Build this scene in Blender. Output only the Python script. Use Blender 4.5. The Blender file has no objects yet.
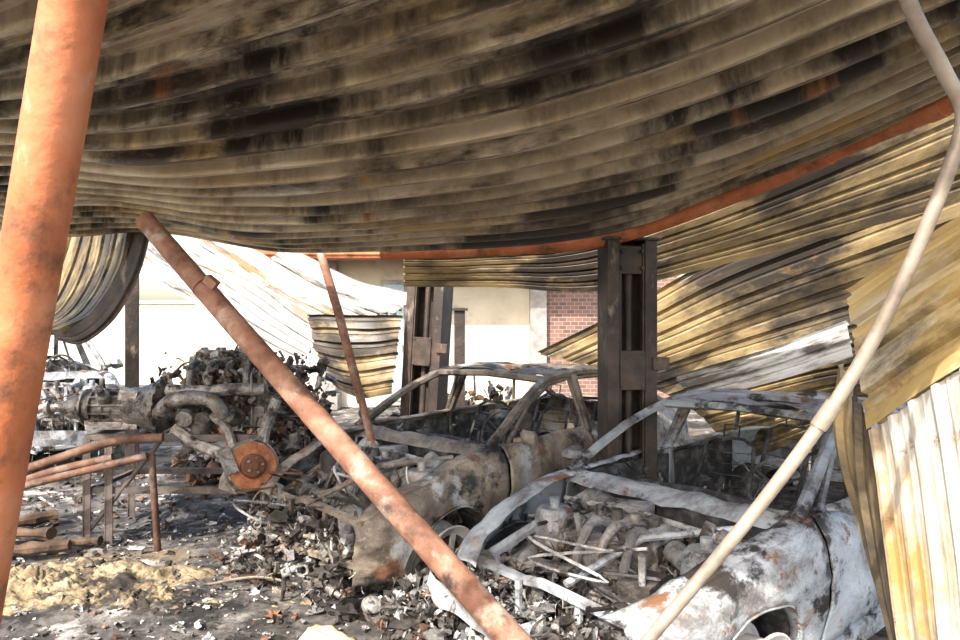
import bpy, math, random
import numpy as np
from mathutils import Vector, Matrix, noise, Euler
random.seed(7)
R=random.uniform
# ------------------------------------------------------------------ materials
def mat(name, stops, scale=3, detail=8, rough=.75, metal=0, bump=.3, bscale=40, stretch=(1,1,1), coord='Object', patches=(), tone=True, dist=0.0, nrough=.6):
    m=bpy.data.materials.new(name); m.use_nodes=True
    n=m.node_tree.nodes; l=m.node_tree.links
    bs=n['Principled BSDF']; bs.inputs['Roughness'].default_value=rough; bs.inputs['Metallic'].default_value=metal
    tc=n.new('ShaderNodeTexCoord'); mp=n.new('ShaderNodeMapping'); mp.inputs['Scale'].default_value=stretch
    l.new(tc.outputs[coord],mp.inputs['Vector'])
    no=n.new('ShaderNodeTexNoise'); no.inputs['Scale'].default_value=scale; no.inputs['Detail'].default_value=detail
    no.inputs['Roughness'].default_value=nrough; no.inputs['Distortion'].default_value=dist
    l.new(mp.outputs[0],no.inputs['Vector'])
    cr=n.new('ShaderNodeValToRGB'); l.new(no.outputs[0],cr.inputs[0])
    el=cr.color_ramp.elements
    while len(el)<len(stops): el.new(.5)
    for e,(p,c) in zip(el,stops): e.position=p; e.color=(*c,1)
    out=cr.outputs[0]
    for k,(c,sc,lo,hi,st) in enumerate(patches):
        mp2=n.new('ShaderNodeMapping'); mp2.inputs['Scale'].default_value=st; mp2.inputs['Location'].default_value=(3.1*k+1.7,2.3*k,5.5)
        l.new(tc.outputs[coord],mp2.inputs['Vector'])
        n2=n.new('ShaderNodeTexNoise'); n2.inputs['Scale'].default_value=sc; n2.inputs['Detail'].default_value=8; n2.inputs['Roughness'].default_value=.7
        l.new(mp2.outputs[0],n2.inputs['Vector'])
        mr=n.new('ShaderNodeMapRange'); mr.inputs[1].default_value=lo; mr.inputs[2].default_value=hi
        l.new(n2.outputs[0],mr.inputs[0])
        mx=n.new('ShaderNodeMix'); mx.data_type='RGBA'
        l.new(mr.outputs[0],mx.inputs[0]); l.new(out,mx.inputs[6]); mx.inputs[7].default_value=(*c,1)
        out=mx.outputs[2]
    if tone:
        at=n.new('ShaderNodeAttribute'); at.attribute_name='tone'
        mx=n.new('ShaderNodeMix'); mx.data_type='RGBA'; mx.blend_type='MULTIPLY'; mx.inputs[0].default_value=1
        l.new(out,mx.inputs[6]); l.new(at.outputs['Color'],mx.inputs[7]); out=mx.outputs[2]
    l.new(out,bs.inputs['Base Color'])
    if bump:
        n3=n.new('ShaderNodeTexNoise'); n3.inputs['Scale'].default_value=bscale; n3.inputs['Detail'].default_value=6
        l.new(tc.outputs[coord],n3.inputs['Vector'])
        bp=n.new('ShaderNodeBump'); bp.inputs['Strength'].default_value=bump; bp.inputs['Distance'].default_value=.02
        l.new(n3.outputs[0],bp.inputs['Height']); l.new(bp.outputs[0],bs.inputs['Normal'])
    return m
S1=(1,1,1)
M_roof=mat('burnt_roof_sheet',[(.30,(.07,.053,.038)),(.40,(.20,.155,.105)),(.50,(.42,.34,.23)),(.62,(.58,.50,.38)),(.8,(.64,.59,.50))],scale=1.7,stretch=(.6,1.7,1),coord='UV',rough=.42,metal=.15,bump=.15,bscale=30,dist=.2,nrough=.74,
   patches=[((.52,.35,.14),1.4,.54,.67,(.5,1.6,1)),((.026,.020,.016),1.0,.50,.59,(.8,1.3,1)),((.05,.037,.027),3.2,.55,.63,(.22,2.6,1)),((.62,.60,.57),4,.60,.71,(.16,3,1)),((.30,.12,.045),1.8,.60,.68,S1)])
M_gold=mat('scorched_gold_sheet',[(.28,(.05,.038,.024)),(.42,(.18,.13,.065)),(.55,(.37,.27,.13)),(.72,(.49,.395,.235))],scale=1.3,stretch=(.5,1.8,1),coord='UV',rough=.48,metal=.1,bump=.15,bscale=30,dist=.3,nrough=.72,
   patches=[((.04,.032,.025),1.0,.45,.57,(.8,1.2,1)),((.08,.06,.045),4,.53,.64,(.25,2.2,1)),((.48,.46,.42),4,.61,.72,(.3,2,1)),((.25,.11,.04),3,.62,.69,S1)])
M_yel=mat('yellowed_sheet',[(.3,(.32,.21,.08)),(.5,(.58,.42,.18)),(.7,(.70,.57,.33))],scale=1.6,stretch=(.7,2,1),coord='UV',rough=.5,metal=.1,bump=.1,dist=.4,
   patches=[((.66,.62,.52),2.5,.54,.68,(.5,2,1)),((.10,.07,.04),2.0,.51,.64,(.6,1.6,1)),((.26,.12,.045),5,.60,.68,S1)])
M_wht=mat('ash_white_sheet',[(.3,(.42,.36,.27)),(.45,(.62,.59,.53)),(.7,(.78,.78,.77))],scale=1.8,stretch=(.4,2,1),coord='UV',rough=.5,metal=.1,bump=.1,
   patches=[((.44,.28,.11),1.4,.50,.64,(.5,2,1)),((.20,.17,.135),3.0,.53,.66,(.4,2.0,1)),((.24,.11,.045),6,.60,.67,S1)])
M_wht2=mat('ash_grey_sheet',[(.3,(.28,.255,.21)),(.45,(.48,.47,.44)),(.7,(.64,.64,.64))],scale=1.8,stretch=(.4,2,1),coord='UV',rough=.5,metal=.1,bump=.1,
   patches=[((.30,.18,.08),1.4,.52,.66,(.5,2,1)),((.10,.085,.07),3.2,.50,.63,(.4,2.0,1))])
M_or=mat('oxide_primer_orange',[(.3,(.30,.085,.03)),(.5,(.49,.15,.055)),(.7,(.58,.23,.11))],scale=5,rough=.6,bump=.15,patches=[((.14,.06,.03),6,.53,.67,S1),((.50,.36,.27),9,.60,.74,(1,1,.4))])
M_rust=mat('rusty_pipe',[(.3,(.10,.045,.026)),(.5,(.25,.115,.07)),(.7,(.38,.23,.16))],scale=7,rough=.75,bump=.25,patches=[((.42,.35,.29),5,.54,.69,S1),((.035,.02,.016),4,.55,.67,S1)])
M_cond=mat('scorched_conduit',[(.3,(.14,.105,.08)),(.5,(.30,.25,.20)),(.7,(.42,.37,.31))],scale=6,rough=.5,metal=.2,bump=.1)
M_col=mat('burnt_column_steel',[(.3,(.014,.011,.010)),(.5,(.04,.029,.024)),(.7,(.10,.065,.045))],scale=4,rough=.6,metal=.1,bump=.3,patches=[((.30,.23,.17),5,.58,.70,(1,1,.4))])
M_car1=mat('ash_body_metal',[(.3,(.06,.052,.048)),(.42,(.20,.19,.188)),(.52,(.43,.46,.49)),(.75,(.70,.74,.78))],scale=2.0,rough=.55,metal=.1,bump=.3,bscale=60,dist=.5,nrough=.76,
   patches=[((.035,.028,.024),2.6,.54,.60,S1),((.20,.10,.055),4,.59,.64,S1),((.42,.33,.24),7,.60,.67,S1)])
M_car2=mat('scorched_body_metal',[(.3,(.05,.042,.035)),(.45,(.18,.145,.115)),(.58,(.38,.315,.24)),(.75,(.54,.48,.40))],scale=2.4,rough=.62,metal=.1,bump=.3,bscale=60,dist=.5,nrough=.76,
   patches=[((.20,.09,.05),3.5,.56,.64,S1),((.025,.022,.02),2,.53,.60,S1),((.46,.47,.47),3,.57,.65,S1)])
M_in=mat('charred_interior',[(.3,(.010,.009,.009)),(.5,(.045,.042,.04)),(.7,(.17,.17,.17))],scale=9,rough=.9,bump=.4)
M_j1=mat('charred_debris',[(.3,(.012,.010,.009)),(.5,(.05,.042,.036)),(.7,(.16,.135,.115))],scale=12,rough=.8,bump=.5)
M_j2=mat('ash_grey_debris',[(.3,(.12,.11,.105)),(.5,(.33,.32,.31)),(.7,(.62,.61,.60))],scale=9,rough=.85,bump=.6,nrough=.75,patches=[((.035,.027,.022),6,.52,.60,S1)])
M_j3=mat('rust_debris',[(.3,(.04,.02,.013)),(.5,(.13,.06,.034)),(.7,(.27,.15,.09))],scale=12,rough=.85,bump=.5)
M_alu=mat('burnt_aluminium',[(.3,(.07,.06,.052)),(.5,(.25,.225,.205)),(.7,(.52,.50,.47))],scale=8,rough=.42,metal=.3,bump=.6,bscale=50,nrough=.75,patches=[((.03,.022,.017),7,.50,.59,S1),((.26,.15,.08),7,.58,.68,S1)])
M_disc=mat('rusted_brake_iron',[(.3,(.16,.055,.025)),(.5,(.34,.12,.05)),(.7,(.48,.22,.11))],scale=14,rough=.8,bump=.3)
M_plas=mat('cream_plaster',[(.3,(.50,.44,.33)),(.6,(.64,.58,.46))],scale=1.2,rough=.9,bump=.1,patches=[((.34,.31,.27),1.3,.56,.7,S1)])
M_stone=mat('grey_stone',[(.3,(.18,.17,.16)),(.6,(.36,.34,.32))],scale=4,rough=.9,bump=.3)
M_wood=mat('charred_timber',[(.3,(.03,.018,.012)),(.5,(.11,.065,.04)),(.7,(.22,.14,.09))],scale=6,rough=.85,bump=.4)
M_cream=mat('cream_board',[(.3,(.5,.36,.22)),(.6,(.66,.52,.36))],scale=8,rough=.8,bump=.2)
M_frag=mat('white_ash_fragment',[(.3,(.38,.35,.32)),(.6,(.68,.66,.63))],scale=8,rough=.9,bump=.2)
M_blue=mat('blue_paint',[(.3,(.25,.36,.42)),(.6,(.40,.52,.58))],scale=4,rough=.7,bump=.1)
M_ground=mat('ash_ground',[(.30,(.012,.012,.012)),(.45,(.042,.038,.036)),(.54,(.12,.108,.098)),(.67,(.31,.285,.26))],scale=1.5,detail=15,rough=.9,bump=1.0,bscale=14,nrough=.78,
   patches=[((.26,.19,.11),.6,.53,.65,S1),((.46,.435,.41),2.6,.56,.67,S1),((.012,.011,.011),1.5,.50,.58,S1)],tone=True)
M_mound=mat('burnt_insulation',[(.3,(.05,.038,.025)),(.42,(.16,.12,.07)),(.54,(.32,.25,.15)),(.70,(.48,.41,.30))],scale=5,detail=12,rough=.95,bump=.9,bscale=22,nrough=.78,patches=[((.035,.028,.023),3,.46,.55,S1)])
def brickmat():
    m=bpy.data.materials.new('red_brick'); m.use_nodes=True; n=m.node_tree.nodes; l=m.node_tree.links
    b=n.new('ShaderNodeTexBrick'); tc=n.new('ShaderNodeTexCoord'); mp=n.new('ShaderNodeMapping'); mp.inputs['Rotation'].default_value=(math.pi/2,0,0)
    l.new(tc.outputs['Object'],mp.inputs[0]); l.new(mp.outputs[0],b.inputs['Vector'])
    b.inputs['Scale'].default_value=3.2; b.inputs['Color1'].default_value=(.24,.13,.10,1); b.inputs['Color2'].default_value=(.13,.08,.065,1); b.inputs['Mortar'].default_value=(.30,.25,.22,1)
    l.new(b.outputs[0],n['Principled BSDF'].inputs['Base Color']); n['Principled BSDF'].inputs['Roughness'].default_value=.9
    return m
M_brick=brickmat()
# ------------------------------------------------------------------ mesh accumulator
class Acc:
    def __init__(s): s.v=[];s.f=[];s.m=[];s.c=[]
    def add(s,vs,fs,mi=0,tone=1.0,M=None):
        o=len(s.v)
        if M is not None: vs=[M@Vector(p) for p in vs]
        s.v.extend([tuple(p) for p in vs]); s.c.extend([tone]*len(vs))
        for f in fs: s.f.append([o+i for i in f]); s.m.append(mi)
    def box(s,c,size,rot=(0,0,0),mi=0,tone=1.0,jit=0.0,M=None):
        E=Matrix.Translation(c)@Euler(rot).to_matrix().to_4x4()
        if M is not None: E=M@E
        vs=[]
        for x in (-.5,.5):
            for y in (-.5,.5):
                for z in (-.5,.5):
                    vs.append(((x+R(-jit,jit))*size[0],(y+R(-jit,jit))*size[1],(z+R(-jit,jit))*size[2]))
        s.add(vs,[(0,1,3,2),(4,6,7,5),(0,4,5,1),(2,3,7,6),(0,2,6,4),(1,5,7,3)],mi,tone,E)
    def grid(s,f,nu,nv,mi=0,tone=1.0,M=None):
        vs=[f(i/nu,j/nv) for j in range(nv+1) for i in range(nu+1)]
        fs=[(j*(nu+1)+i,j*(nu+1)+i+1,(j+1)*(nu+1)+i+1,(j+1)*(nu+1)+i) for j in range(nv) for i in range(nu)]
        s.add(vs,fs,mi,tone,M)
    def tube(s,pts,r,seg=8,mi=0,tone=1.0,M=None,closed=False,cap=True):
        pts=[Vector(p) for p in pts]; n=len(pts)
        rs=r if isinstance(r,(list,tuple)) else [r]*n
        vs=[];prev=None
        for i,p in enumerate(pts):
            if closed: t=(pts[(i+1)%n]-pts[i-1])
            else: t=(pts[min(i+1,n-1)]-pts[max(i-1,0)])
            if t.length<1e-9: t=Vector((0,0,1))
            t.normalize()
            if prev is None:
                a=Vector((0,0,1)) if abs(t.z)<.9 else Vector((1,0,0)); u=t.cross(a).normalized()
            else:
                u=(prev-t*prev.dot(t))
                u=u.normalized() if u.length>1e-6 else t.orthogonal().normalized()
            prev=u; w=t.cross(u)
            for k in range(seg):
                a=2*math.pi*(k+.5)/seg; vs.append(p+(u*math.cos(a)+w*math.sin(a))*rs[i])
        fs=[]
        rng=n if closed else n-1
        for i in range(rng):
            for k in range(seg):
                a=i*seg+k;b=i*seg+(k+1)%seg;c=((i+1)%n)*seg+(k+1)%seg;d=((i+1)%n)*seg+k
                fs.append((a,b,c,d))
        if cap and not closed:
            fs.append(tuple(range(seg))); fs.append(tuple((n-1)*seg+k for k in range(seg)))
        s.add(vs,fs,mi,tone,M)
    def lathe(s,prof,M,seg=20,mi=0,tone=1.0):
        vs=[];fs=[]
        for (r,h) in prof:
            for k in range(seg):
                a=2*math.pi*k/seg; vs.append((r*math.cos(a),r*math.sin(a),h))
        for i in range(len(prof)-1):
            for k in range(seg):
                fs.append((i*seg+k,i*seg+(k+1)%seg,(i+1)*seg+(k+1)%seg,(i+1)*seg+k))
        s.add(vs,fs,mi,tone,M)
    def blob(s,c,size,mi=0,tone=1.0,nu=8,nv=6,amp=.3):
        sd=R(0,100); vs=[];fs=[]
        for j in range(nv+1):
            th=math.pi*j/nv
            for i in range(nu):
                ph=2*math.pi*i/nu
                d=Vector((math.sin(th)*math.cos(ph),math.sin(th)*math.sin(ph),math.cos(th)))
                k=1+amp*2*noise.noise(d*1.6+Vector((sd,sd,0)))
                vs.append((c[0]+d.x*size[0]*k,c[1]+d.y*size[1]*k,c[2]+d.z*size[2]*k))
        for j in range(nv):
            for i in range(nu): fs.append((j*nu+i,j*nu+(i+1)%nu,(j+1)*nu+(i+1)%nu,(j+1)*nu+i))
        s.add(vs,fs,mi,tone)
    def build(s,name,mats,parent=None,solid=0,smooth=True,ang=35,bevel=0):
        me=bpy.data.meshes.new(name); me.from_pydata(s.v,[],s.f)
        for m in mats: me.materials.append(m)
        me.polygons.foreach_set('material_index',s.m)
        at=me.color_attributes.new('tone','FLOAT_COLOR','POINT')
        col=np.ones((len(s.v),4),dtype=np.float32); t=np.array([c if isinstance(c,tuple) else (c,c,c) for c in s.c],dtype=np.float32); col[:,:3]=t
        at.data.foreach_set('color',col.ravel())
        if smooth:
            me.polygons.foreach_set('use_smooth',[True]*len(me.polygons)); me.set_sharp_from_angle(angle=math.radians(ang))
        me.update()
        ob=bpy.data.objects.new(name,me); bpy.context.scene.collection.objects.link(ob)
        if parent: ob.parent=parent
        if solid:
            md=ob.modifiers.new('t','SOLIDIFY'); md.thickness=solid; md.offset=-1
        if bevel:
            md=ob.modifiers.new('b','BEVEL'); md.width=bevel; md.segments=2
        return ob
def empty(name,loc=(0,0,0),rot=(0,0,0),sc=(1,1,1)):
    e=bpy.data.objects.new(name,None); bpy.context.scene.collection.objects.link(e); e.location=loc; e.rotation_euler=rot; e.scale=sc; return e
def rt(): return (R(0,6.28),R(0,6.28),R(0,6.28))
def junk_piece(A,p,s,mi,kind=None,flat=False):
    k=kind or random.choices(['shard','rod','chunk','blob','ring','cyl','strip','wire'],[34,2,26,32,0,0,4,3] if flat else [20,9,20,24,2.5,8,10,10])[0]
    tone=R(.3,1.2) if random.random()<.86 else R(1.3,2.0)
    rot=(R(-.5,.5),R(-.5,.5),R(0,6.28)) if flat else rt()
    M=Matrix.Translation(p)@Euler(rot).to_matrix().to_4x4()
    if k=='shard':
        b=R(-.9,.9);w=R(.3,.8);jx=[[ (R(-.1,.1),R(-.1,.1),R(-.08,.08)) for _ in range(5)] for _ in range(5)]
        def f(u,v):
            q=jx[int(round(u*4))][int(round(v*4))]
            return (s*(u-.5+q[0]),s*w*(v-.5+q[1]),s*(b*math.sin(u*3.1)*.5+q[2]))
        A.grid(f,4,4,mi,tone,M)
    elif k=='rod':
        L=s*R(1,2.4); c=R(-.2,.2)*L; A.tube([(-L/2,0,0),(-L/6,c*.8,0),(L/6,c,0),(L/2,0,R(-.2,.2)*L)],[s*R(.06,.12) for _ in range(4)],7,mi,tone,M)
    elif k=='chunk':
        A.box((0,0,0),(s*R(.5,1.0),s*R(.2,.5),s*R(.1,.3)),mi=mi,tone=tone,jit=.18,M=M)
        A.box((s*R(-.2,.2),0,s*.12),(s*R(.2,.4),s*R(.2,.4),s*R(.2,.3)),mi=mi,tone=tone*.8,jit=.15,M=M)
    elif k=='blob':
        A.blob(p,(s*R(.25,.6),s*R(.25,.6),s*R(.15,.4)),mi,tone,9,7,.9)
    elif k=='ring':
        r=s*R(.3,.5);h=s*R(.05,.12); A.lathe([(r,-h),(r,h),(r*.65,h),(r*.65,-h),(r,-h)],M,14,mi,tone)
    elif k=='cyl':
        r=s*R(.15,.3); h=s*R(.3,.5); A.lathe([(0,-h),(r,-h),(r,-h*.2),(r*1.3,-h*.2),(r*1.3,h*.1),(r*.7,h*.1),(r*.7,h),(0,h)],M,12,mi,tone)
    elif k=='strip':
        L=s*R(1.2,2.6); w=s*R(.1,.2); tw=R(-2,2); cv=R(-.2,.2)*L
        A.grid(lambda u,v:((u-.5)*L,cv*math.sin(u*3.14)+w*(v-.5)*math.cos(tw*u),w*(v-.5)*math.sin(tw*u)+R(-.02,.02)*s),6,1,mi,tone,M)
    else:
        L=s*R(1.8,3.5); pts=[((i/7-.5)*L,R(-.12,.12)*L,R(-.1,.1)*L) for i in range(8)]
        pts=[cr([Vector(q) for q in pts],i/14) for i in range(15)]
        A.tube(pts,max(.0022,s*R(.014,.035)),4,mi,tone,M)
def junk(A,n,posf,smin,smax,mw=(5,4,2),flat=False,pw=2.0):
    for _ in range(n):
        s=smin+(smax-smin)*(random.random()**pw)
        mi=random.choices(range(len(mw)),mw)[0]
        junk_piece(A,posf(s),s,mi,flat=flat)
# ------------------------------------------------------------------ corrugated sheets
def cr(p,t):
    n=len(p)-1; x=min(max(t,0),1)*n; i=min(int(x),n-1); f=x-i
    g=lambda k:p[min(max(k,0),n)]
    if n==1: return p[0].lerp(p[1],f)
    p0=g(i-1) if i>0 else p[0]*2-p[1]; p1=g(i);p2=g(i+1);p3=g(i+2) if i+2<=n else p[n]*2-p[n-1]
    return .5*((2*p1)+(p2-p0)*f+(2*p0-5*p1+4*p2-p3)*f*f+(3*p1-p0-3*p2+p3)*f**3)
def sheet(name,rows,ribs,nu,mat_,amp=.022,dent=.02,seed=0,flip=1,hf=.3):
    rows=[[Vector(p) for p in r] for r in rows]
    ks=[0,.06,.20,.26,.42,.48,.52,.58,.8]; hs=[0,1,1,0,0,.22,.22,0,0]
    vv=[(r+k)/ribs for r in range(ribs) for k in ks]+[1.0]; hh=[h for r in range(ribs) for h in hs]+[0]
    nv=len(vv)-1
    P=[[cr([cr(r,i/nu) for r in rows],v) for i in range(nu+1)] for v in vv]
    A=Acc(); vs=[];uvs=[]
    Lu=sum((P[nv//2][i+1]-P[nv//2][i]).length for i in range(nu)); Lv=sum((P[j+1][nu//2]-P[j][nu//2]).length for j in range(nv))
    for j in range(nv+1):
        for i in range(nu+1):
            du=P[j][min(i+1,nu)]-P[j][max(i-1,0)]; dv=P[min(j+1,nv)][i]-P[max(j-1,0)][i]
            N=du.cross(dv).normalized()*flip
            q=Vector((i/nu*Lu*1.3,vv[j]*Lv*1.3,seed*7.3))
            am=amp*(1+.25*noise.noise(q*1.1+Vector((0,0,4))))
            p=P[j][i]+N*(am*(hh[j]-.3)*2+dent*(noise.noise(q*.7)+hf*noise.noise(q*2.5)))
            vs.append(p); uvs.append((i/nu*Lu+seed*3.7,vv[j]*Lv+seed*1.3))
    fs=[(j*(nu+1)+i,j*(nu+1)+i+1,(j+1)*(nu+1)+i+1,(j+1)*(nu+1)+i) for j in range(nv) for i in range(nu)]
    A.add(vs,fs)
    ob=A.build(name,[mat_],ang=20); me=ob.data
    uv=me.uv_layers.new(name='UVMap')
    for lp in me.loops: uv.data[lp.index].uv=uvs[lp.vertex_index]
    return ob
sheet('corrugated_roof_sheet',[
 [(-4.48,5.6,2.62),(-3.38,5.5,2.44),(-2.55,5.4,2.47),(-1.59,5.3,2.31),(-.59,5.2,2.30),(.86,5.0,2.40),(1.63,4.4,2.61),(2.26,3.3,2.87),(2.65,2.7,3.12)],
 [(-4.5,4.8,2.85),(-3.2,4.2,2.70),(-2.3,3.75,2.60),(-1.4,3.4,2.49),(-.5,3.05,2.48),(.6,2.65,2.63),(1.5,2.25,2.89),(2.3,1.75,3.18),(2.9,1.4,3.45)],
 [(-4.6,4.2,3.0),(-3.3,3.0,2.87),(-2.2,2.2,2.80),(-1.3,1.6,2.79),(-.5,1.15,2.87),(.5,.75,3.10),(1.4,.5,3.4),(2.3,.35,3.75),(3.1,.2,4.05)]],
 20,130,M_roof,amp=.032,dent=.025,seed=1,hf=.15)
sheet('corrugated_roof_sheet',[
 [(-.60,5.5,2.30),(.2,5.5,2.32),(.926,5.4,2.45),(1.857,5.0,2.80),(2.9,4.0,3.35),(3.4,3.6,3.7)],
 [(-.62,5.7,2.03),(.2,5.7,2.02),(.96,5.6,1.99),(1.97,5.5,2.2),(3.05,4.6,2.5),(3.6,4.1,2.78)]],5,70,M_gold,amp=.016,seed=2,dent=.03)
sheet('corrugated_roof_sheet',[
 [(.55,7.0,1.42),(1.35,6.5,1.86),(2.014,6.0,2.28),(2.75,5.3,2.62),(3.5,4.7,2.95)],
 [(1.35,6.7,1.22),(1.9,6.3,1.48),(2.32,5.9,1.68),(2.95,5.3,1.97),(3.6,4.6,2.27)],
 [(1.9,6.3,.95),(2.25,6.1,1.10),(2.56,5.8,1.24),(3.05,5.2,1.45),(3.7,4.5,1.75)],
 [(2.3,6.2,.5),(2.6,6.2,.6),(2.95,6.0,.8),(3.4,5.5,.95),(3.9,4.7,1.1)]],11,60,M_gold,amp=.02,seed=3,dent=.05)
sheet('corrugated_roof_sheet',[[(1.66,6.0,1.27),(2.2,5.5,1.5),(2.65,5.05,1.74)],[(1.78,5.85,1.07),(2.25,5.4,1.27),(2.62,4.9,1.49)]],2,20,M_wht2,amp=.014,seed=4)
# right foreground folded sheets
sheet('corrugated_wall_sheet',[
 [(1.356,2.6,1.861),(1.51,2.2,2.08),(1.72,1.9,2.27)],
 [(1.35,2.5,1.62),(1.44,2.1,1.85),(1.63,1.8,2.05)],
 [(1.337,2.4,1.373),(1.371,2.0,1.607),(1.56,1.7,1.83)]],4,24,M_yel,amp=.012,seed=5,dent=.03)
sheet('corrugated_wall_sheet',[
 [(1.337,2.4,1.37),(1.38,2.38,1.0),(1.42,2.34,.6),(1.5,2.3,.08)],
 [(1.375,2.0,1.61),(1.45,2.0,1.1),(1.5,2.0,.6),(1.6,2.0,.05)],
 [(1.56,1.7,1.83),(1.62,1.7,1.2),(1.68,1.7,.6),(1.75,1.7,.05)]],8,40,M_wht,amp=.011,seed=6,dent=.02)
sheet('corrugated_wall_sheet',[
 [(1.42,2.75,1.58),(1.40,2.72,1.3),(1.48,2.65,.9),(1.58,2.55,.35)],
 [(1.337,2.42,1.37),(1.38,2.40,1.0),(1.42,2.36,.6),(1.5,2.32,.08)]],2,36,M_gold,amp=.011,seed=7,dent=.02)
# left drape
sheet('hanging_corrugated_sheet',[
 [(-2.66,5.4,2.54),(-2.80,5.5,2.14),(-3.08,5.6,1.80),(-3.42,5.7,1.66)],
 [(-3.63,6.2,2.6),(-3.80,6.3,2.22),(-4.02,6.4,1.90),(-4.32,6.5,1.70)],
 [(-4.8,7,2.65),(-4.95,7,2.3),(-5.15,7,2.0),(-5.4,7,1.82)]],11,24,M_gold,amp=.02,seed=28)
sheet('hanging_corrugated_sheet',[
 [(-2.52,5.38,2.5),(-2.62,5.4,2.12),(-2.86,5.5,1.76),(-3.2,5.65,1.56),(-3.5,5.8,1.58)],
 [(-2.68,5.45,2.56),(-2.82,5.5,2.16),(-3.10,5.6,1.82),(-3.34,5.7,1.68),(-3.6,5.9,1.66)]],1,24,M_col,amp=.01,seed=18)
# background fallen sheets
sheet('fallen_corrugated_sheet',[[(-3.9,8.6,2.82),(-2.629,8.0,2.17),(-1.715,7.6,1.60)],[(-4.1,7.9,2.45),(-3.0,7.5,1.86),(-1.85,7.2,1.26)]],6,24,M_wht2,amp=.035,seed=9,dent=.07)
sheet('fallen_corrugated_sheet',[[(-3.39,9.5,2.86),(-2.186,9,2.22),(-1.106,8.6,1.86)],[(-3.73,9,2.8),(-2.7,8.6,2.15),(-1.66,8.3,1.64)]],5,24,M_wht2,amp=.035,seed=10,dent=.07)
sheet('fallen_corrugated_sheet',[[(-2.9,10.5,2.85),(-1.9,10.3,2.35),(-.9,10.2,2.1)],[(-3.0,10,2.6),(-2.1,9.8,2.15),(-1.2,9.6,1.85)]],5,24,M_wht2,amp=.035,seed=11,dent=.07)
sheet('hanging_corrugated_sheet',[[(-1.80,7.3,1.80),(-1.3,7.1,1.80),(-.77,6.95,1.79)],[(-1.66,7.1,1.43),(-1.3,6.95,1.38),(-.81,6.85,1.44)],[(-1.46,7.0,1.10),(-1.2,6.9,.98),(-.85,6.8,1.03)]],6,20,M_gold,amp=.02,seed=12,dent=.09,hf=.8)
# ------------------------------------------------------------------ pipes
A=Acc()
P=[Vector(p) for p in [(-.75,5.32,2.26),(.149,5.22,2.28),(.93,5.05,2.34),(1.634,4.45,2.55),(2.063,3.85,2.727),(2.263,3.3,2.80),(2.5,2.8,2.95)]]
A.tube([cr(P,i/50) for i in range(51)],.055,18)
for t in (.3,.62,.8):
    q=cr(P,t); d=(cr(P,t+.01)-q).normalized(); A.tube([q-d*.04,q+d*.04],.06,18)
A.build('roof_purlin_pipe',[M_or],ang=60)
A=Acc(); A.tube([Vector((-.62,1.15,2.55)).lerp(Vector((-1.28,1.5,-.02)),i/24) for i in range(25)],.05,24); A.tube([(-1.255,1.48,.1),(-1.29,1.5,-.05)],.07,20)
A.build('orange_support_pipe',[M_or],ang=60)
A=Acc()
p0=Vector((-1.72,3.6,2.26)); p1=Vector((.165,2.3,.65)); dd=(p1-p0)
pe=p0+dd*1.40
pts=[]
for i in range(41):
    t=i/40; q=p0.lerp(pe,t); pts.append(q+Vector((0,0,-.02*math.sin(t*3.1))))
A.tube(pts,.05,22)
for t in (.155,.9):
    q=p0.lerp(pe,t); A.tube([q-dd.normalized()*.012,q+dd.normalized()*.012],.056,20)
q=p0.lerp(pe,.17); A.box(q+Vector((.02,-.03,.05)),(.06,.04,.04),(.2,.7,0))
A.build('fallen_rusty_pipe',[M_rust],ang=60)
A=Acc(); A.tube([(-1.28,5.6,2.3),(-1.12,5.55,1.8),(-.93,5.5,1.10)],.035,12); A.tube([(-.93,5.5,1.12),(-.72,5.45,.3)],.03,12)
A.build('leaning_rusty_pole',[M_rust],ang=60)
A=Acc()
P=[Vector(p) for p in [(-.26,2.02,0.0),(.111,1.95,.427),(.434,1.9,.854),(.74,1.85,1.261),(.951,1.8,1.596),(1.0625,1.75,1.862),(1.129,1.7,2.09),(1.16,1.68,2.24),(1.10,1.66,2.34),(.971,1.6,2.504),(.86,1.5,2.75)]]
A.tube([cr(P,i/80) for i in range(81)],.0175,14); A.tube([cr(P,.36+i*.01) for i in range(3)],.022,14)
A.build('bent_conduit_pole',[M_cond],ang=60)
# ------------------------------------------------------------------ lift columns
def column(name,loc,h,w,dp,rot=(0,0,0)):
    A=Acc(); t=.014
    A.box((0,dp/2,h/2),(w,t,h))
    for sx in(-1,1):
        A.box((sx*(w/2-.007),0,h/2),(t,dp,h)); A.box((sx*(w/2-.045),-dp/2,h/2),(.09,t,h))
        A.box((sx*(w/2-.10),-dp/2+.03,h/2),(t,.06,h*.98))
    A.box((0,0,h+.01),(w+.05,dp+.05,.02)); A.box((0,0,.01),(w+.2,dp+.2,.02))
    A.box((0,-dp/2+.04,h-.14),(w*.8,.05,.2)); A.box((0,-dp/2+.01,h*.60),(w*.5,.05,.28)); A.box((w*.55,-dp/2,h*.62),(.12,.08,.09))
    A.tube([(0,-dp/2+.08,.05),(0,-dp/2+.08,h-.1)],.03,10)
    for z in (h-.2,h-.08,h*.55,h*.65):
        for sx in (-1,1): A.lathe([(0,.02),(.016,.02),(.016,0)],Matrix.Translation((sx*w*.2,-dp/2-.0,z))@Matrix.Rotation(math.pi/2,4,'X'),8)
    o=A.build(name,[M_col],bevel=.003); o.location=loc; o.rotation_euler=rot; return o
column('steel_lift_column',(1.07,5.1,0),2.32,.37,.22,(0,0,math.radians(8)))
column('steel_lift_column',(-.62,7.1,0),2.40,.40,.24,(0,math.radians(3.5),math.radians(-20)))
A=Acc()
w_,h=.14,2.3
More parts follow.
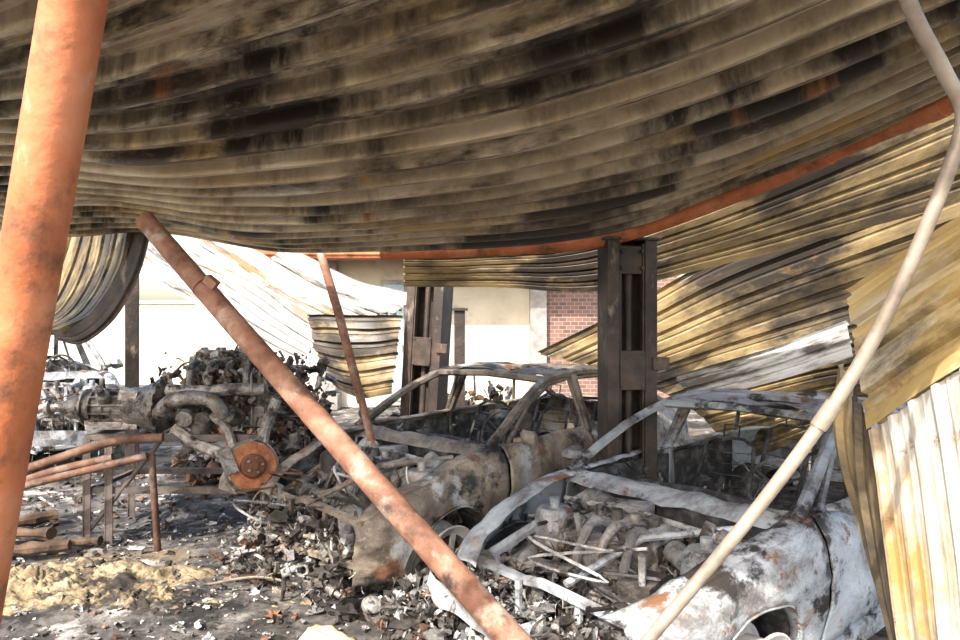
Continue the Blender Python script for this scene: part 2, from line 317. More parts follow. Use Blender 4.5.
A.box((0,0,h/2),(w_,.01,h)); A.box((0,.07,h/2),(.01,.14,h)); A.box((0,.14,h/2),(w_,.01,h)); A.box((0,.07,.01),(.3,.3,.02))
o=A.build('steel_post',[M_col]); o.location=(-3.98,8,0); o.rotation_euler=(0,0,.4)
A=Acc(); A.box((0,0,.95),(.13,.13,1.9)); A.box((0,0,.02),(.3,.3,.04)); A.box((0,0,1.88),(.2,.2,.03))
o=A.build('steel_post',[M_col]); o.location=(-.25,8.6,.0)
# ------------------------------------------------------------------ ground
def gz(x,y):
    return .03*noise.noise(Vector((x*.6,y*.6,3)))+.025*noise.noise(Vector((x*2.2,y*2.2,8)))+.016*noise.noise(Vector((x*7,y*7,1)))+.011*noise.noise(Vector((x*17,y*17,1)))
A=Acc(); N=400
def gf(u,v):
    a=(u-.5)*2; b=(v-.5)*2
    x=-1+5.5*a+32*a**5; y=5+4.5*b+36*b**5
    return (x,y,gz(x,y))
A.grid(gf,N,N); A.build('ground',[M_ground],ang=80)
def mound(name,cx,cy,rx,ry,h,m,sd,rough=1):
    A=Acc()
    def f(u,v):
        r=u; a=v*2*math.pi
        x=cx+rx*r*math.cos(a)*(1+.45*noise.noise(Vector((math.cos(a)*1.5,math.sin(a)*1.5,sd)))); y=cy+ry*r*math.sin(a)*(1+.45*noise.noise(Vector((math.cos(a)*1.5+4,math.sin(a)*1.5,sd))))
        z=gz(x,y)+h*(1-r*r)*(.7+.8*noise.noise(Vector((x*3,y*3,sd)))+.4*rough*noise.noise(Vector((x*9,y*9,sd)))+.3*rough*noise.noise(Vector((x*21,y*21,sd)))+.2*rough*noise.noise(Vector((x*45,y*45,sd))))-.02
        return (x,y,z)
    A.grid(f,80,200); A.build(name,[m],ang=70)
mound('burnt_insulation_heap',-2.95,4.65,1.2,.58,.10,M_mound,2,1.3)
mound('burnt_insulation_heap',-2.1,4.35,.6,.24,.06,M_mound,5,2)
mound('burnt_insulation_heap',-1.1,4.3,.22,.12,.04,M_mound,15,2)
mound('ash_heap',-.65,4.95,.5,.5,.36,M_j1,6)
mound('ash_heap',-.05,3.95,.55,.5,.28,M_j1,7)
mound('ash_heap',.4,3.0,.5,.4,.34,M_j2,9)
# ------------------------------------------------------------------ burned car
def car(name,loc,yaw,Mb,sc=(1,1,1),tilt=(0,0),junkn=260,seed=1,mj=(3,6,2),crush=.2,spill=.5,dark=4,beam=True):
    random.seed(seed)
    root=empty(name,loc,(tilt[0],tilt[1],yaw),sc)
    TX=[-3.05,-2.6,-2,-1,0,.4,.8,1.05,1.2]; TZ=[.88,.96,.97,.95,.93,.89,.81,.72,.64]; HW=[.68,.83,.88,.89,.88,.87,.81,.72,.60]
    top=lambda x:float(np.interp(x,TX,TZ)); hw=lambda x:float(np.interp(x,TX,HW))
    def bot(x):
        z=.24
        for xc in (.55,-2.15):
            if abs(x-xc)<.36: z=max(z,.27+math.sqrt(.36**2-(x-xc)**2))
        return min(z,top(x)-.05)
    def sy(x,z):
        zt=top(x); t=(z-.2)/(zt-.2)
        y=hw(x)*(1-.07*(1-t)**2-.10*(max(0,t-.72)/.28)**2)+.012*math.exp(-((t-.62)/.06)**2)
        return y+.035*noise.noise(Vector((x*2.2,z*3,seed*3)))+.010*noise.noise(Vector((x*9,z*9,seed*3)))
    def dmg(p,s):
        x,y,z=p
        if x<=.05: return p
        k=crush*min(1,(x-.05)/.5)
        q=Vector((x*3.5,z*3.5+s*5,seed))
        return (x-k*.18*x+k*.10*noise.noise(q),y+s*k*(.16*noise.noise(q+Vector((5,0,0)))+.05*noise.noise(q*3)),z-k*.16*(x)**1.2+k*.09*noise.noise(q+Vector((9,0,0))))
    for s,sn in ((1,'left'),(-1,'right')):
        for nm,x0,x1 in (('front_fender',1.2,.03),('front_door',.0,-1.02),('rear_door',-1.04,-1.9),('rear_quarter',-1.92,-3.05)):
            A=Acc(); nx=int(abs(x1-x0)/.03)
            def f(u,v):
                x=x0+(x1-x0)*u; zb=bot(x); z=zb+(top(x)-zb)*v; return dmg((x,s*sy(x,z),z),s)
            A.grid(f,nx,12)
            wfl=.13 if nm=='front_fender' else .06
            def g(u,v):
                x=x0+(x1-x0)*u; z=top(x); y=sy(x,z)-wfl*v; return dmg((x,s*y,z+.02*math.sin(v*2.6)-.015*v+.008*noise.noise(Vector((x*8,v,seed)))),s)
            A.grid(g,nx,4)
            if 'fender' in nm or 'quarter' in nm:
                xc=.55 if 'fender' in nm else -2.15
                def lip(u,v):
                    a=math.pi*u; x=xc+.36*math.cos(a); z=.27+.36*math.sin(a); z=max(z,.24); return dmg((x,s*(sy(x,z)-.06*v+.008),z-.004*v),s)
                A.grid(lip,24,2)
                def liner(u,v):
                    a=math.pi*u; return dmg((xc+.38*math.cos(a),s*(.8-.28*v),.27+.38*math.sin(a)-.02),s)
                A.grid(liner,16,2,mi=1)
            else:
                A.box((x1+.13,s*(sy(x1+.1,.78)+.015),.80),(.16,.03,.025),mi=0)
                A.grid(lambda u,v:(x0+(x1-x0)*u,s*(.76+.01*noise.noise(Vector((u*5,v*5,seed)))),.28+.62*v),8,6,mi=1)
            A.build(nm+'_'+sn,[Mb,M_in],root,solid=.008)
        A=Acc()
        A.box((-.9,s*.80,.19),(1.95,.10,.11))
        pl=[(.10,s*.75,.93),(-.15,s*.715,1.08),(-.45,s*.66,1.245),(-.74,s*.61,1.35),(-1.1,s*.60,1.385),(-1.5,s*.59,1.38),(-1.9,s*.585,1.33),(-2.25,s*.64,1.15),(-2.6,s*.70,.97)]
        PL=[Vector(p) for p in pl]; A.tube([cr(PL,i/40)+Vector((0,0,.012*noise.noise(Vector((i*.4,s,seed))))) for i in range(41)],.034,6,tone=.7)
        for loop in ([(-.06,.785,.95),(-.4,.70,1.19),(-.72,.645,1.315),(-1.0,.635,1.345),(-1.0,.79,.96)],[(-1.06,.79,.96),(-1.08,.635,1.345),(-1.5,.625,1.345),(-1.82,.64,1.27),(-1.95,.76,.98)]):
            A.tube([(p[0],s*p[1],p[2]) for p in loop],.017,6,tone=.6)
        A.tube([(-1.04,s*.80,.25),(-1.03,s*.79,.95),(-1.08,s*.615,1.37)],[.06,.045,.035],6,tone=.6)
        A.blob((-.13,s*.93,.99),(.05,.09,.055),0,.7); A.tube([(-.12,s*.80,.96),(-.13,s*.9,.98)],.02,6)
        A.build('pillars_'+sn,[Mb,M_in],root)
    A=Acc()
    def roof(u,v):
        x=-.74-1.16*u; y=(v-.5)*2*.60; zr=1.35+.035*math.sin(u*3.14)-.02*u
        return (x,y,zr+.045*(1-(y/.6)**2)-.10*math.sin(u*3.1)*math.exp(-(y/.3)**2)+.045*noise.noise(Vector((x*5,y*5,seed)))+.012)
    A.grid(roof,24,24,tone=.6)
    for x,z in ((-.74,1.35),(-1.3,1.37),(-1.9,1.32)): A.tube([(x+.02,-.61,z),(x+.05,0,z+.03),(x+.02,.61,z)],.03,6,tone=.7)
    A.grid(lambda u,v:(-2.6-.4*u,(v-.5)*2*(.68-.08*u),.97-.07*u*u+.03*(1-(2*v-1)**2)),8,12)
    A.grid(lambda u,v:(-3.02-.06*math.sin(v*3.1),(u-.5)*2*.64,.3+.6*v),12,8)
    A.build('roof_and_trunk',[Mb],root,solid=.008)
    A=Acc()
    A.box((-1.3,0,.2),(2.6,1.5,.02)); A.box((.08,0,.62),(.03,1.35,.55)); A.box((-2.3,0,.4),(1.3,1.1,.02))
    A.grid(lambda u,v:(.16-.16*v,(u-.5)*1.5,.86+.07*math.sin(v*2)+.03*noise.noise(Vector((u*9,v*4,seed)))),20,5,mi=1,tone=.8)
    A.tube([(-.25,-.7,.82),(-.22,0,.86),(-.25,.7,.82)],.04,8)
    A.tube([(-.1,.36,.7),(-.42,.36,.92)],.025,8)
    c=Vector((-.45,.36,.94)); ax=Matrix.Rotation(math.radians(65),4,'Y')
    A.tube([c+ax@Vector((.17*math.cos(a),.17*math.sin(a),0)) for a in [2*math.pi*i/20 for i in range(20)]],.012,6,closed=True)
    for a in (0,2.1,4.2): A.tube([c,c+ax@Vector((.17*math.cos(a),.17*math.sin(a),0))],.008,5)
    for sx,syy in ((-1.0,.38),(-1.0,-.38),(-1.9,.35),(-1.9,-.35)):
        b=[(sx,syy-.23,.38),(sx-.08,syy-.22,.6),(sx-.22,syy-.19,1.0),(sx-.23,syy-.1,1.05),(sx-.23,syy+.1,1.05),(sx-.22,syy+.19,1.0),(sx-.08,syy+.22,.6),(sx,syy+.23,.38)]
        A.tube(b,.015,6)
        for k in range(7):
            t=k/6; A.tube([(sx-.03-.17*t,syy-.2,.45+.5*t),(sx-.0-.17*t,syy,.44+.5*t),(sx-.03-.17*t,syy+.2,.45+.5*t)],.004,4)
        A.tube([(sx-.23,syy-.06,1.05),(sx-.25,syy-.06,1.15),(sx-.25,syy+.06,1.15),(sx-.23,syy+.06,1.05)],.007,5)
        A.tube([(sx,syy-.23,.38),(sx+.48,syy-.23,.40),(sx+.48,syy+.23,.40),(sx,syy+.23,.38)],.015,6)
        for k in range(6): A.tube([(sx+.05+.07*k,syy-.22,.39),(sx+.05+.07*k,syy+.22,.39)],.004,4)
    junk(A,90,lambda s:Vector((R(-2.3,-.1),R(-.68,.68),R(.24,.42))),.06,.28,(3,3))
    junk(A,60,lambda s:Vector((R(-.45,.05),R(-.68,.68),R(.7,.95))),.03,.14,(3,1))
    A.build('interior_frame',[M_in,Mb],root)
    # engine bay
    A=Acc()
    for s in (-1,1):
        A.tube([dmg(p,s) for p in [(.05,s*.60,.80),(.5,s*.58,.72),(1.0,s*.55,.60)]],.035,6); A.tube([(-.1,s*.45,.3),(.5,s*.45,.34),(1.12,s*.45,.38)],.055,6)
        A.grid(lambda u,v:dmg((.05+.95*u,s*(.60+.02*noise.noise(Vector((u*4,v*4,seed)))),.4+(.36-.18*u)*v),s),12,5)
        A.lathe([(.03,.0),(.09,.0),(.11,-.03),(.13,-.2),(.14,-.34)],Matrix.Translation((.5,s*.50,.80)),18,tone=.9)
        A.lathe([(0,.06),(.03,.06),(.03,.0),(.05,-.01)],Matrix.Translation((.5,s*.50,.80)),12,tone=.8)
        A.lathe([(.10,.0),(.105,.03),(.08,-.05),(.03,-.08)],Matrix.Translation((1.05,s*.46,.56))@Matrix.Rotation(1.4,4,'Y'),18,mi=2)
    A.tube([(1.06,-.6,.60),(1.02,-.2,.56),(1.09,0,.62),(1.06,.6,.56)],.03,6,tone=.9); A.tube([(1.08,-.6,.3),(1.1,0,.28),(1.08,.6,.3)],.03,6)
    A.tube([(.30,-.60,.80),(.34,0,.84),(.30,.60,.79)],.018,7,mi=2,tone=.9); A.tube([(.2,.5,.84),(.6,.2,.80),(1.05,.1,.64)],.02,7,mi=0)
    A.box((.80,.36,.60),(.20,.16,.17),(0,.1,.2),mi=4,jit=.06); A.box((.22,-.20,.80),(.14,.30,.08),(.1,0,.1),mi=2,jit=.08)
    for k in range(9): A.box((.98,-.32+.08*k,.44),(.03,.012,.26),(R(-.2,.2),R(-.15,.15),0),mi=1,tone=R(.5,1))
    for y in (-.58,-.2,.2,.58): A.tube([(1.07,y,.3),(1.07,y,.58)],.02,6)
    if beam: A.grid(lambda u,v:(1.18+.12*math.cos((u-.5)*2.6)+.05*noise.noise(Vector((u*6,v,seed))),(u-.5)*1.5,.36+.14*v-.08*u+.04*noise.noise(Vector((u*7,v*2,seed+8)))),20,4)
    A.grid(lambda u,v:(.08+1.0*u,(v-.5)*1.15,.50-.12*u+.16*noise.noise(Vector((u*5,v*6,seed+3)))+.09*noise.noise(Vector((u*16,v*18,seed)))+.03*noise.noise(Vector((u*40,v*44,seed)))),80,90,mi=4)
    def melt(u,v):
        a=2*math.pi*v; r=u
        x=.5+.34*r*math.cos(a); y=-.02+.36*r*math.sin(a)
        return (x,y,.40+.32*(1-r**4)+.12*noise.noise(Vector((x*6,y*6,seed)))+.09*noise.noise(Vector((x*15,y*15,seed)))+.04*noise.noise(Vector((x*38,y*38,seed))))
    A.grid(melt,40,110,mi=1)
    A.box((.42,-.05,.76),(.20,.50,.09),(.06,.1,.05),mi=2,jit=.05,tone=.9); A.box((.60,-.02,.70),(.16,.46,.10),(-.05,.25,.05),mi=1,jit=.06,tone=1.0)
    for k in range(4): A.lathe([(0,.06),(.03,.06),(.035,.0)],Matrix.Translation((.42,-.22+.12*k,.80)),12,mi=4 if k%2 else 1)
    for k in range(4):
        y=-.24+.15*k+R(-.03,.03); P=[Vector(q) for q in [(.52,y,.78),(.62,y+R(-.04,.04),.82+R(-.03,.02)),(.74,y+R(-.04,.04),.70),(.80,y,.5)]]; A.tube([cr(P,i/10) for i in range(11)],[R(.020,.030) for _ in range(11)],9,mi=random.choice((1,2)),tone=R(.5,1.1))
    A.tube([(.82,-.30,.56),(.80,0,.6),(.84,.25,.52)],[.045,.03,.04],10,mi=1,tone=.8)
    for (x,y,z,r) in ((.80,-.42,.54,.09),(.88,.20,.5,.08),(.5,.36,.72,.06),(.3,.42,.80,.06),(.25,-.38,.80,.08)):
        A.lathe([(0,.07),(r,.07),(r,.02),(r*.8,.01),(r*.8,-.01),(r,-.02),(r,-.07),(0,-.07)],Matrix.Translation((x,y,z))@Euler((1.0+R(-.5,.5),0,R(-.5,.5))).to_matrix().to_4x4(),20,mi=random.choice((1,2)),tone=R(.5,1.1))
    def bp(s):
        x=R(.08,1.25); return Vector((x,R(-.58,.58),R(.40,.74-.28*max(0,x-.3)) ))
    junk(A,junkn,bp,.025,.11,(1.2,)+mj+(dark,),pw=2.0)
    junk(A,junkn//16,bp,.12,.22,(1.5,)+mj+(dark*.7,),pw=1)
    junk(A,int(junkn*spill),lambda s:Vector((R(1.0,1.4),R(-.7,.7),R(.05,.32))),.03,.14,(1,)+mj+(dark,),pw=2)
    for k in range(12):
        c0=Vector((R(.1,1.1),R(-.5,.5),R(.55,.80))); pts=[c0+Vector((R(-.3,.3),R(-.35,.35),R(-.15,.05))) for _ in range(5)]
        A.tube([cr(pts,i/20) for i in range(21)],R(.005,.013),5,mi=random.choice((1,2,3,4)),tone=R(.4,1.3))
    A.build('engine_bay',[Mb,M_alu,M_j2,M_j3,M_j1],root)
    for wn,x,s in (('wheel_fl',.55,1),('wheel_fr',.55,-1),('wheel_rl',-2.15,1),('wheel_rr',-2.15,-1)):
        A=Acc(); M=Matrix.Translation((x,s*.76,.26))@Matrix.Rotation(-s*math.pi/2,4,'X')
        A.lathe([(.232,-.09),(.235,-.08),(.22,-.07),(.185,-.05),(.18,.04),(.21,.07),(.232,.08),(.235,.09),(.225,.095),(.205,.08),(.17,.06)],M,40,0)
        for k in range(7):
            a=2*math.pi*k/7; A.box((.11*math.cos(a),.11*math.sin(a),.055),(.16,.035,.02),(0,0,a),M=M)
        A.lathe([(0,.075),(.045,.075),(.06,.05),(.06,.0),(.15,.0),(.15,-.02),(0,-.02)],M,24,1)
        for k in range(5):
            a=2*math.pi*k/5; A.lathe([(0,.015),(.01,.015),(.01,0)],M@Matrix.Translation((.035*math.cos(a),.035*math.sin(a),.075)),6,1)
        A.build(wn,[M_frag,M_j3,M_in],root)
    random.seed(seed+50)
    return root
yaw1=math.atan2(-.65,-.76)
car('burned_car',(1.13,4.0,-.05),yaw1,M_car1,sc=(1.0,.98,.90),seed=3,junkn=900,mj=(3,8,.5),crush=.12,dark=2.4,spill=.4)
car('burned_car',(-.42,5.45,-.05),math.atan2(-.73,-.68),M_car2,sc=(1,1,.98),seed=8,junkn=800,mj=(4,4,1.5),crush=.35,spill=.2,dark=3,beam=False)
car('burned_car',(-5.45,8.6,0),math.radians(-48),M_car1,sc=(1,1,1.18),seed=12,junkn=60)
# ------------------------------------------------------------------ table
random.seed(21)
A=Acc()
X0,X1,Y0,Y1,H=-3.05,-1.68,5.45,6.15,.83
for x,y in ((X0,Y0),(X1,Y0),(X0,Y1),(X1,Y1),(X0+.17,Y0)):
    A.box((x-.022,y,H/2),(.008,.06,H),(R(-.02,.02),R(-.02,.02),0)); A.box((x,y-.022,H/2),(.06,.008,H)); A.box((x,y,.006),(.1,.1,.012))
for z,t in ((H,.05),(.42,.045)):
    for y in (Y0,Y1): A.box(((X0+X1)/2,y,z),(X1-X0+.06,.006,t)); A.box(((X0+X1)/2,y+.02,z+t/2),(X1-X0+.06,.04,.006))
    for x in (X0,X1): A.box((x,(Y0+Y1)/2,z),(.006,Y1-Y0,t)); A.box((x+.02,(Y0+Y1)/2,z+t/2),(.04,Y1-Y0,.006))
for x in (-2.7,-2.3,-2.0): A.box((x,(Y0+Y1)/2,H+.01),(.06,Y1-Y0,.02))
A.tube([(X0,Y0,.1),(X0+.55,Y0+.02,.8)],.018,8)
A.build('steel_work_table',[mat('scorched_table_steel',[(.3,(.035,.025,.022)),(.6,(.12,.095,.085))],scale=8,rough=.7,bump=.3)])
def engine():
    root=empty('car_engine_with_gearbox',(0,0,0))
    A=Acc()
    RX=Matrix.Translation((-2.95,5.7,1.04))@Matrix.Rotation(math.pi/2,4,'Y')
    A.lathe([(0,-.46),(.05,-.46),(.055,-.40),(.09,-.385),(.10,-.30),(.12,-.28),(.125,-.10),(.14,-.09),(.14,-.06),(.125,-.05),(.135,.08),(.16,.12),(.165,.2),(.22,.34),(.235,.35),(.235,.38),(0,.38)],RX,28,tone=.6)
    for k in range(14):
        a=2*math.pi*k/14; A.box((.135*math.cos(a),.135*math.sin(a),.0),(.04,.012,.34),(0,0,a),M=RX,tone=.8)
        A.box((.215*math.cos(a),.215*math.sin(a),.365),(.04,.03,.05),(0,0,a),M=RX,tone=.8)
    for h in (-.25,-.18,.15): A.lathe([(.12,h),(.15,h),(.15,h+.015),(.12,h+.015)],RX,28,tone=.8)
    A.box((-2.95,5.7,.91),(.42,.22,.07),jit=.03); A.box((-2.8,5.58,1.15),(.14,.08,.1),(0,.2,.1),jit=.06)
    A.lathe([(0,0),(.05,0),(.05,.1),(.03,.12),(.03,.2),(0,.2)],Matrix.Translation((-3.0,5.6,1.1))@Euler((.9,.3,0)).to_matrix().to_4x4(),14)
    A.lathe([(0,0),(.04,0),(.04,.12),(.07,.13),(.07,.16),(0,.16)],Matrix.Translation((-3.36,5.7,1.04))@Matrix.Rotation(-math.pi/2,4,'Y'),16)
    A.build('gearbox',[M_alu],root)
    A=Acc()
    A.box((-2.1,5.9,1.08),(.62,.42,.40),(0,0,.06),jit=.04,tone=.8)
    for k in range(6):
        A.box((-2.35+.1*k,5.68,1.08),(.015,.03,.36))
    A.box((-2.05,5.88,1.36),(.66,.30,.16),(0,.04,.06),jit=.03,tone=.9); A.box((-2.05,5.88,1.46),(.6,.2,.06),(0,.04,.06),jit=.05)
    for k in range(4):
        x=-2.32+.15*k
        P=[Vector(q) for q in [(x,5.8,1.36),(x+.01,5.66,1.40),(x+.02,5.55,1.33),(x+.03,5.52,1.20)]]
        A.tube([cr(P,i/10) for i in range(11)],.030,10,mi=0,tone=R(.5,1.1))
        A.tube([(x,5.98,1.4),(x,6.12,1.44),(x,6.2,1.3)],.03,8)
        A.lathe([(0,.04),(.03,.04),(.035,0)],Matrix.Translation((x,5.9,1.48)),10)
    P=[Vector(q) for q in [(-2.45,5.5,1.2),(-2.2,5.47,1.19),(-1.9,5.48,1.21),(-1.72,5.55,1.2)]]; A.tube([cr(P,i/14) for i in range(15)],.05,12,mi=0)
    P=[Vector(q) for q in [(-2.5,5.45,1.02),(-2.38,5.35,1.12),(-2.22,5.33,1.16),(-2.05,5.35,1.13),(-1.98,5.42,1.02)]]; A.tube([cr(P,i/16) for i in range(17)],.055,12,mi=0,tone=.8)
    for (x,y,z,r,rx) in ((-1.72,5.7,1.2,.12,0),(-1.68,5.75,.98,.15,0),(-1.7,5.6,1.38,.07,0),(-1.75,5.95,1.05,.08,0)):
        A.lathe([(0,.04),(r*.3,.04),(r*.35,.01),(r*.8,.005),(r,.03),(r,.0),(r*.9,-.01),(r,-.03),(0,-.03)],Matrix.Translation((x,y,z))@Matrix.Rotation(math.pi/2-.3,4,'Y'),24,mi=0,tone=.9)
    for (x,y,z) in ((-2.3,5.48,1.0),(-1.95,5.5,1.0),(-2.2,5.52,.92)):
        A.lathe([(0,-.09),(.06,-.09),(.075,-.05),(.075,.05),(.05,.08),(0,.08)],Matrix.Translation((x,y,z))@Euler(rt()).to_matrix().to_4x4(),14,tone=.8)
    def ep(s):
        return Vector((random.gauss(-2.02,.24),R(5.5,6.15),min(1.48,max(.9,random.gauss(1.2,.16)))))
    junk(A,650,ep,.03,.14,(6,1.5,2),pw=2)
    junk(A,380,lambda s:Vector((R(-1.75,-1.3),R(5.6,6.2),R(.65,1.45-.5*random.random()))),.03,.16,(5,1.5,3),pw=2)
    for k in range(16):
        c0=Vector((R(-2.4,-1.35),R(5.45,5.8),R(.85,1.4))); pts=[c0+Vector((R(-.25,.25),R(-.1,.1),R(-.25,.1))) for _ in range(5)]
        A.tube([cr(pts,i/20) for i in range(21)],R(.005,.014),5,mi=random.choice((0,1,2)),tone=R(.4,1.3))
    A.build('engine_block',[M_alu,M_j3,M_j1],root)
    A=Acc()
    A.tube([(-2.4,5.5,.9),(-2.2,5.45,.78),(-1.95,5.35,.72),(-1.75,5.3,.66)],[.05,.045,.05,.06],8,mi=0)
    A.tube([(-2.1,5.5,1.0),(-1.95,5.42,.9),(-1.85,5.38,.62)],.035,8)
    A.tube([(-1.6,5.5,1.12),(-1.66,5.4,.9),(-1.68,5.3,.66)],[.045,.045,.05],10)
    A.blob((-1.74,5.25,.66),(.13,.1,.15),0,.8,10,8,.4); A.box((-1.86,5.25,.55),(.16,.1,.12),(.3,.4,.2),jit=.12)
    D=Matrix.Translation((-1.65,5.08,.69))@Euler((math.radians(75),math.radians(0),math.radians(34))).to_matrix().to_4x4()
    A.lathe([(.07,.0),(.175,.0),(.175,-.02),(.07,-.02)],D,40,mi=2)
    A.lathe([(.0,.055),(.03,.055),(.035,.045),(.075,.045),(.085,.035),(.09,.0)],D,32,mi=2,tone=.35)
    A.lathe([(.176,.001),(.182,-.01),(.176,-.022)],D,40,mi=0,tone=1.3)
    A.lathe([(.195,-.03),(.2,-.02),(.12,-.035),(.05,-.05)],D,32,mi=0)
    for k in range(5):
        a=2*math.pi*k/5; A.lathe([(0,.03),(.008,.03),(.008,0)],D@Matrix.Translation((.055*math.cos(a),.055*math.sin(a),.045)),8,mi=0)
    A.box((-.17,.05,-.02),(.08,.2,.09),(0,0,.3),mi=0,jit=.1,M=D)
    A.build('brake_disc_hub',[M_alu,M_j3,M_disc],root)
engine()
# ------------------------------------------------------------------ loose long items
A=Acc()
for pts,r in (([(-3.75,5.2,.52),(-3.2,5.2,.70),(-2.75,5.25,.84),(-2.4,5.3,.86)],.035),([(-3.7,5.0,.42),(-3.2,5.1,.62),(-2.7,5.15,.74)],.03),([(-3.9,4.9,.38),(-3.3,5.05,.55),(-2.45,5.15,.75)],.028)):
    P=[Vector(p) for p in pts]; A.tube([cr(P,i/20) for i in range(21)],r,12,tone=.5)
A.tube([(-4.3,4.9,.0),(-3.75,5.1,.50)],.05,12,tone=.6); A.tube([(-2.44,5.2,.76),(-2.44,5.3,.0)],.025,8,tone=.4)
A.build('exhaust_pipe',[M_rust],ang=60)
A=Acc(); P=[Vector(p) for p in [(-4.6,5.3,.5),(-3.9,5.6,.9),(-3.50,5.7,1.06)]]; A.tube([cr(P,i/20) for i in range(21)],.03,12); A.tube([cr(P,.78+i*.02) for i in range(4)],.05,12); A.tube([(-4.6,5.3,.5),(-4.75,5.25,-.02)],.04,8)
A.build('drive_shaft',[M_cond],ang=60)
for (loc,L,r,az) in (((-3.5,5.0,.09),1.0,.05,.35),((-3.6,5.2,.18),.9,.045,-.1),((-4.0,5.6,.08),1.1,.06,.8),((-3.3,5.3,.06),.8,.035,.15)):
    A=Acc(); pts=[(-L/2+L*i/12,.03*noise.noise(Vector((i,r*9,0))),.02*noise.noise(Vector((i,4,r)))) for i in range(13)]
    A.tube(pts,[r*R(.6,1.15) for _ in pts],9,tone=.6); o=A.build('charred_timber',[M_wood]); o.location=loc; o.rotation_euler=(0,0,az)
# ------------------------------------------------------------------ debris fields
random.seed(5)
def gp(x0,x1,y0,y1,h=0.0):
    def f(s):
        x=R(x0,x1); y=R(y0,y1); return Vector((x,y,gz(x,y)+s*.12+R(0,h)))
    return f
A=Acc()
junk(A,3600,gp(-5.5,.4,3.4,8,.01),.012,.09,(8,5,2,0),flat=True,pw=3.2)
junk(A,900,gp(-4.5,.2,3.4,6,.01),.008,.045,(0,2,0,4),flat=True,pw=2)
junk(A,300,gp(-1.2,.2,4.6,6.2,.12),.04,.16,(6,3,2,.5),pw=2)
A.build('ground_debris',[M_j1,M_j2,M_j3,M_frag])
A=Acc()
def hp(cx,cy,rx,ry,h):
    def f(s):
        a=R(0,6.28); r=math.sqrt(random.random()); x=cx+rx*r*math.cos(a); y=cy+ry*r*math.sin(a)
        return Vector((x,y,gz(x,y)+(.4+.6*random.random())*h*(1-r*r*.85)+.03))
    return f
junk(A,550,hp(-.65,4.95,.5,.5,.50),.03,.15,(5,4,2,3),pw=1.8)
junk(A,600,hp(-.05,3.95,.52,.5,.38),.03,.14,(4,4,1.5,5),pw=1.8)
junk(A,500,hp(.42,3.0,.45,.4,.42),.03,.13,(3,4,1,6),pw=1.8)
for c,s in (((-.28,3.95,.34),.24),((-.05,3.6,.40),.2),((-.72,4.6,.42),.28)):
    junk_piece(A,Vector(c),s,1,'shard')
A.build('car_parts_debris_pile',[M_j1,M_alu,M_j3,M_j2])
A=Acc()
junk(A,550,hp(-2.75,8.2,.75,.6,.8),.05,.30,(6,3,4),pw=1.6)
junk(A,450,hp(-2.2,7.6,.9,.6,.85),.05,.28,(6,3,4),pw=1.6)
junk(A,400,hp(.2,9.6,1.6,.7,.8),.06,.32,(6,2,3),pw=1.6)
A.build('burnt_scrap_pile',[M_j1,M_j2,M_j3])
# small foreground items
A=Acc(); A.grid(lambda u,v:((u-.5)*.30,(v-.5)*.16+.02*math.sin(u*5),.04+.05*math.sin(v*2.6)*(.6+u*.5)+.015*noise.noise(Vector((u*5,v*5,1)))),10,6); o=A.build('broken_board_fragment',[M_cream],solid=.02); o.location=(-.80,3.72,.0); o.rotation_euler=(.1,.1,-.5)
A=Acc(); A.lathe([(0,0),(.045,0),(.05,.01),(.05,.03),(.044,.035),(.05,.04),(.05,.07),(.044,.075),(.05,.08),(.045,.11),(.02,.12),(0,.12)],Matrix.Identity(4),20); o=A.build('crushed_can',[M_j2]); o.location=(-.66,4.15,.06); o.rotation_euler=(1.2,.3,.4)
A=Acc(); P=[Vector(p) for p in [(-1.75,4.5,.05),(-1.45,4.55,.08),(-1.17,4.5,.05)]]; A.tube([cr(P,i/12) for i in range(13)],.009,8,tone=.6); A.build('loose_metal_rod',[M_cond])
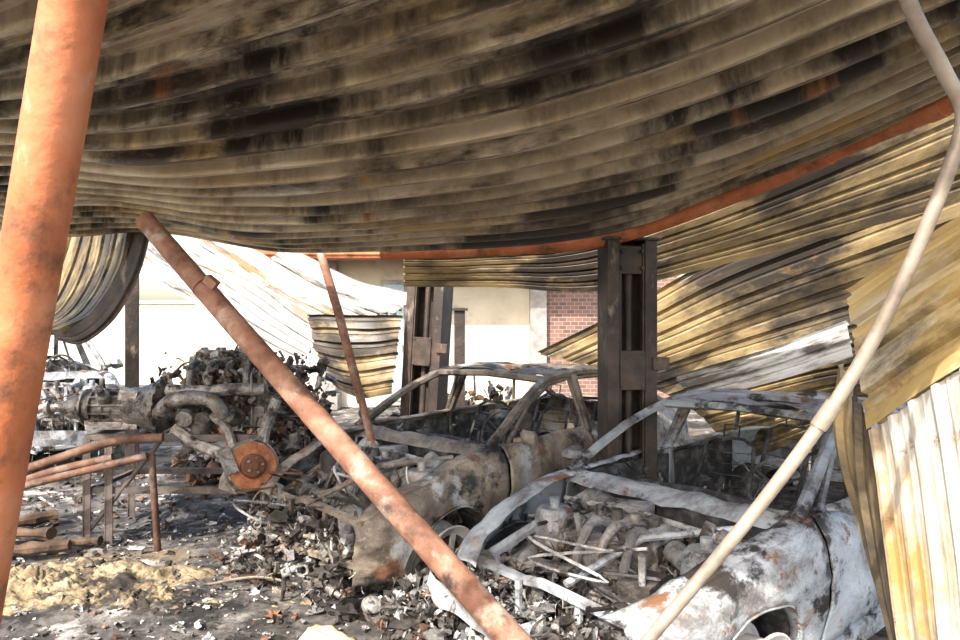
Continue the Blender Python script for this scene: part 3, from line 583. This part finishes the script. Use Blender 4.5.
# ------------------------------------------------------------------ buildings
A=Acc()
A.box((.5,14.2,1.7),(9,.3,3.4)); A.build('wall_back',[M_plas])
A=Acc(); A.box((2.6,13.95,1.6),(2.6,.12,3.2)); A.build('wall_brick_panel',[M_brick])
for i,x in enumerate((1.15,-1.0,-3.0)):
    A=Acc(); A.box((x,13.9,1.6),(.32,.3,3.2)); A.box((x,13.85,.15),(.44,.42,.3)); A.box((x,13.85,3.15),(.44,.42,.12)); A.build('trim_%d'%(i+1),[M_stone])
A=Acc(); A.box((-1.0,13.5,3.1),(6.5,1.2,.28)); A.box((-1.0,13.2,2.93),(6.5,.5,.06)); A.build('orange_roof_fascia',[M_or])
A=Acc(); A.box((-1.72,13.98,1.3),(.5,.08,2.5)); A.box((-1.72,13.93,1.3),(.4,.03,2.3),mi=1); A.box((-1.55,13.9,1.2),(.03,.05,.12)); A.build('door_1',[M_stone,M_blue])
A=Acc(); A.box((-10,19,1.1),(13,.3,2.2)); A.box((-10,19,2.23),(13.2,.4,.08)); A.build('wall_left',[M_plas])
# ------------------------------------------------------------------ light & camera
w=bpy.data.worlds.new('World'); bpy.context.scene.world=w; w.use_nodes=True
nt=w.node_tree; sk=nt.nodes.new('ShaderNodeTexSky'); sk.sky_type='NISHITA'; sk.sun_disc=False
sk.sun_elevation=math.radians(45); sk.sun_rotation=math.radians(205); sk.dust_density=3
mx=nt.nodes.new('ShaderNodeMix'); mx.data_type='RGBA'; mx.blend_type='MULTIPLY'; mx.inputs[0].default_value=1; mx.inputs[7].default_value=(1.0,.95,.86,1)
nt.links.new(sk.outputs[0],mx.inputs[6]); nt.links.new(mx.outputs[2],nt.nodes['Background'].inputs[0]); nt.nodes['Background'].inputs[1].default_value=.46
sd=bpy.data.lights.new('Sun','SUN'); sd.energy=7; sd.angle=math.radians(.6); sd.color=(1,.95,.87)
so=bpy.data.objects.new('Sun',sd); bpy.context.scene.collection.objects.link(so)
so.rotation_euler=Vector((.42,.70,-.80)).to_track_quat('-Z','Y').to_euler()
cd=bpy.data.cameras.new('Camera'); cd.lens=26.25; cd.sensor_width=36; cd.clip_start=.05
co=bpy.data.objects.new('Camera',cd); bpy.context.scene.collection.objects.link(co); co.location=(0,0,1.75); co.rotation_euler=(math.pi/2,0,0)
bpy.context.scene.camera=co
vs_=bpy.context.scene.view_settings
try:
    vs_.view_transform='Standard'; vs_.look='None'
except Exception as e: print(e)
vs_.exposure=.25
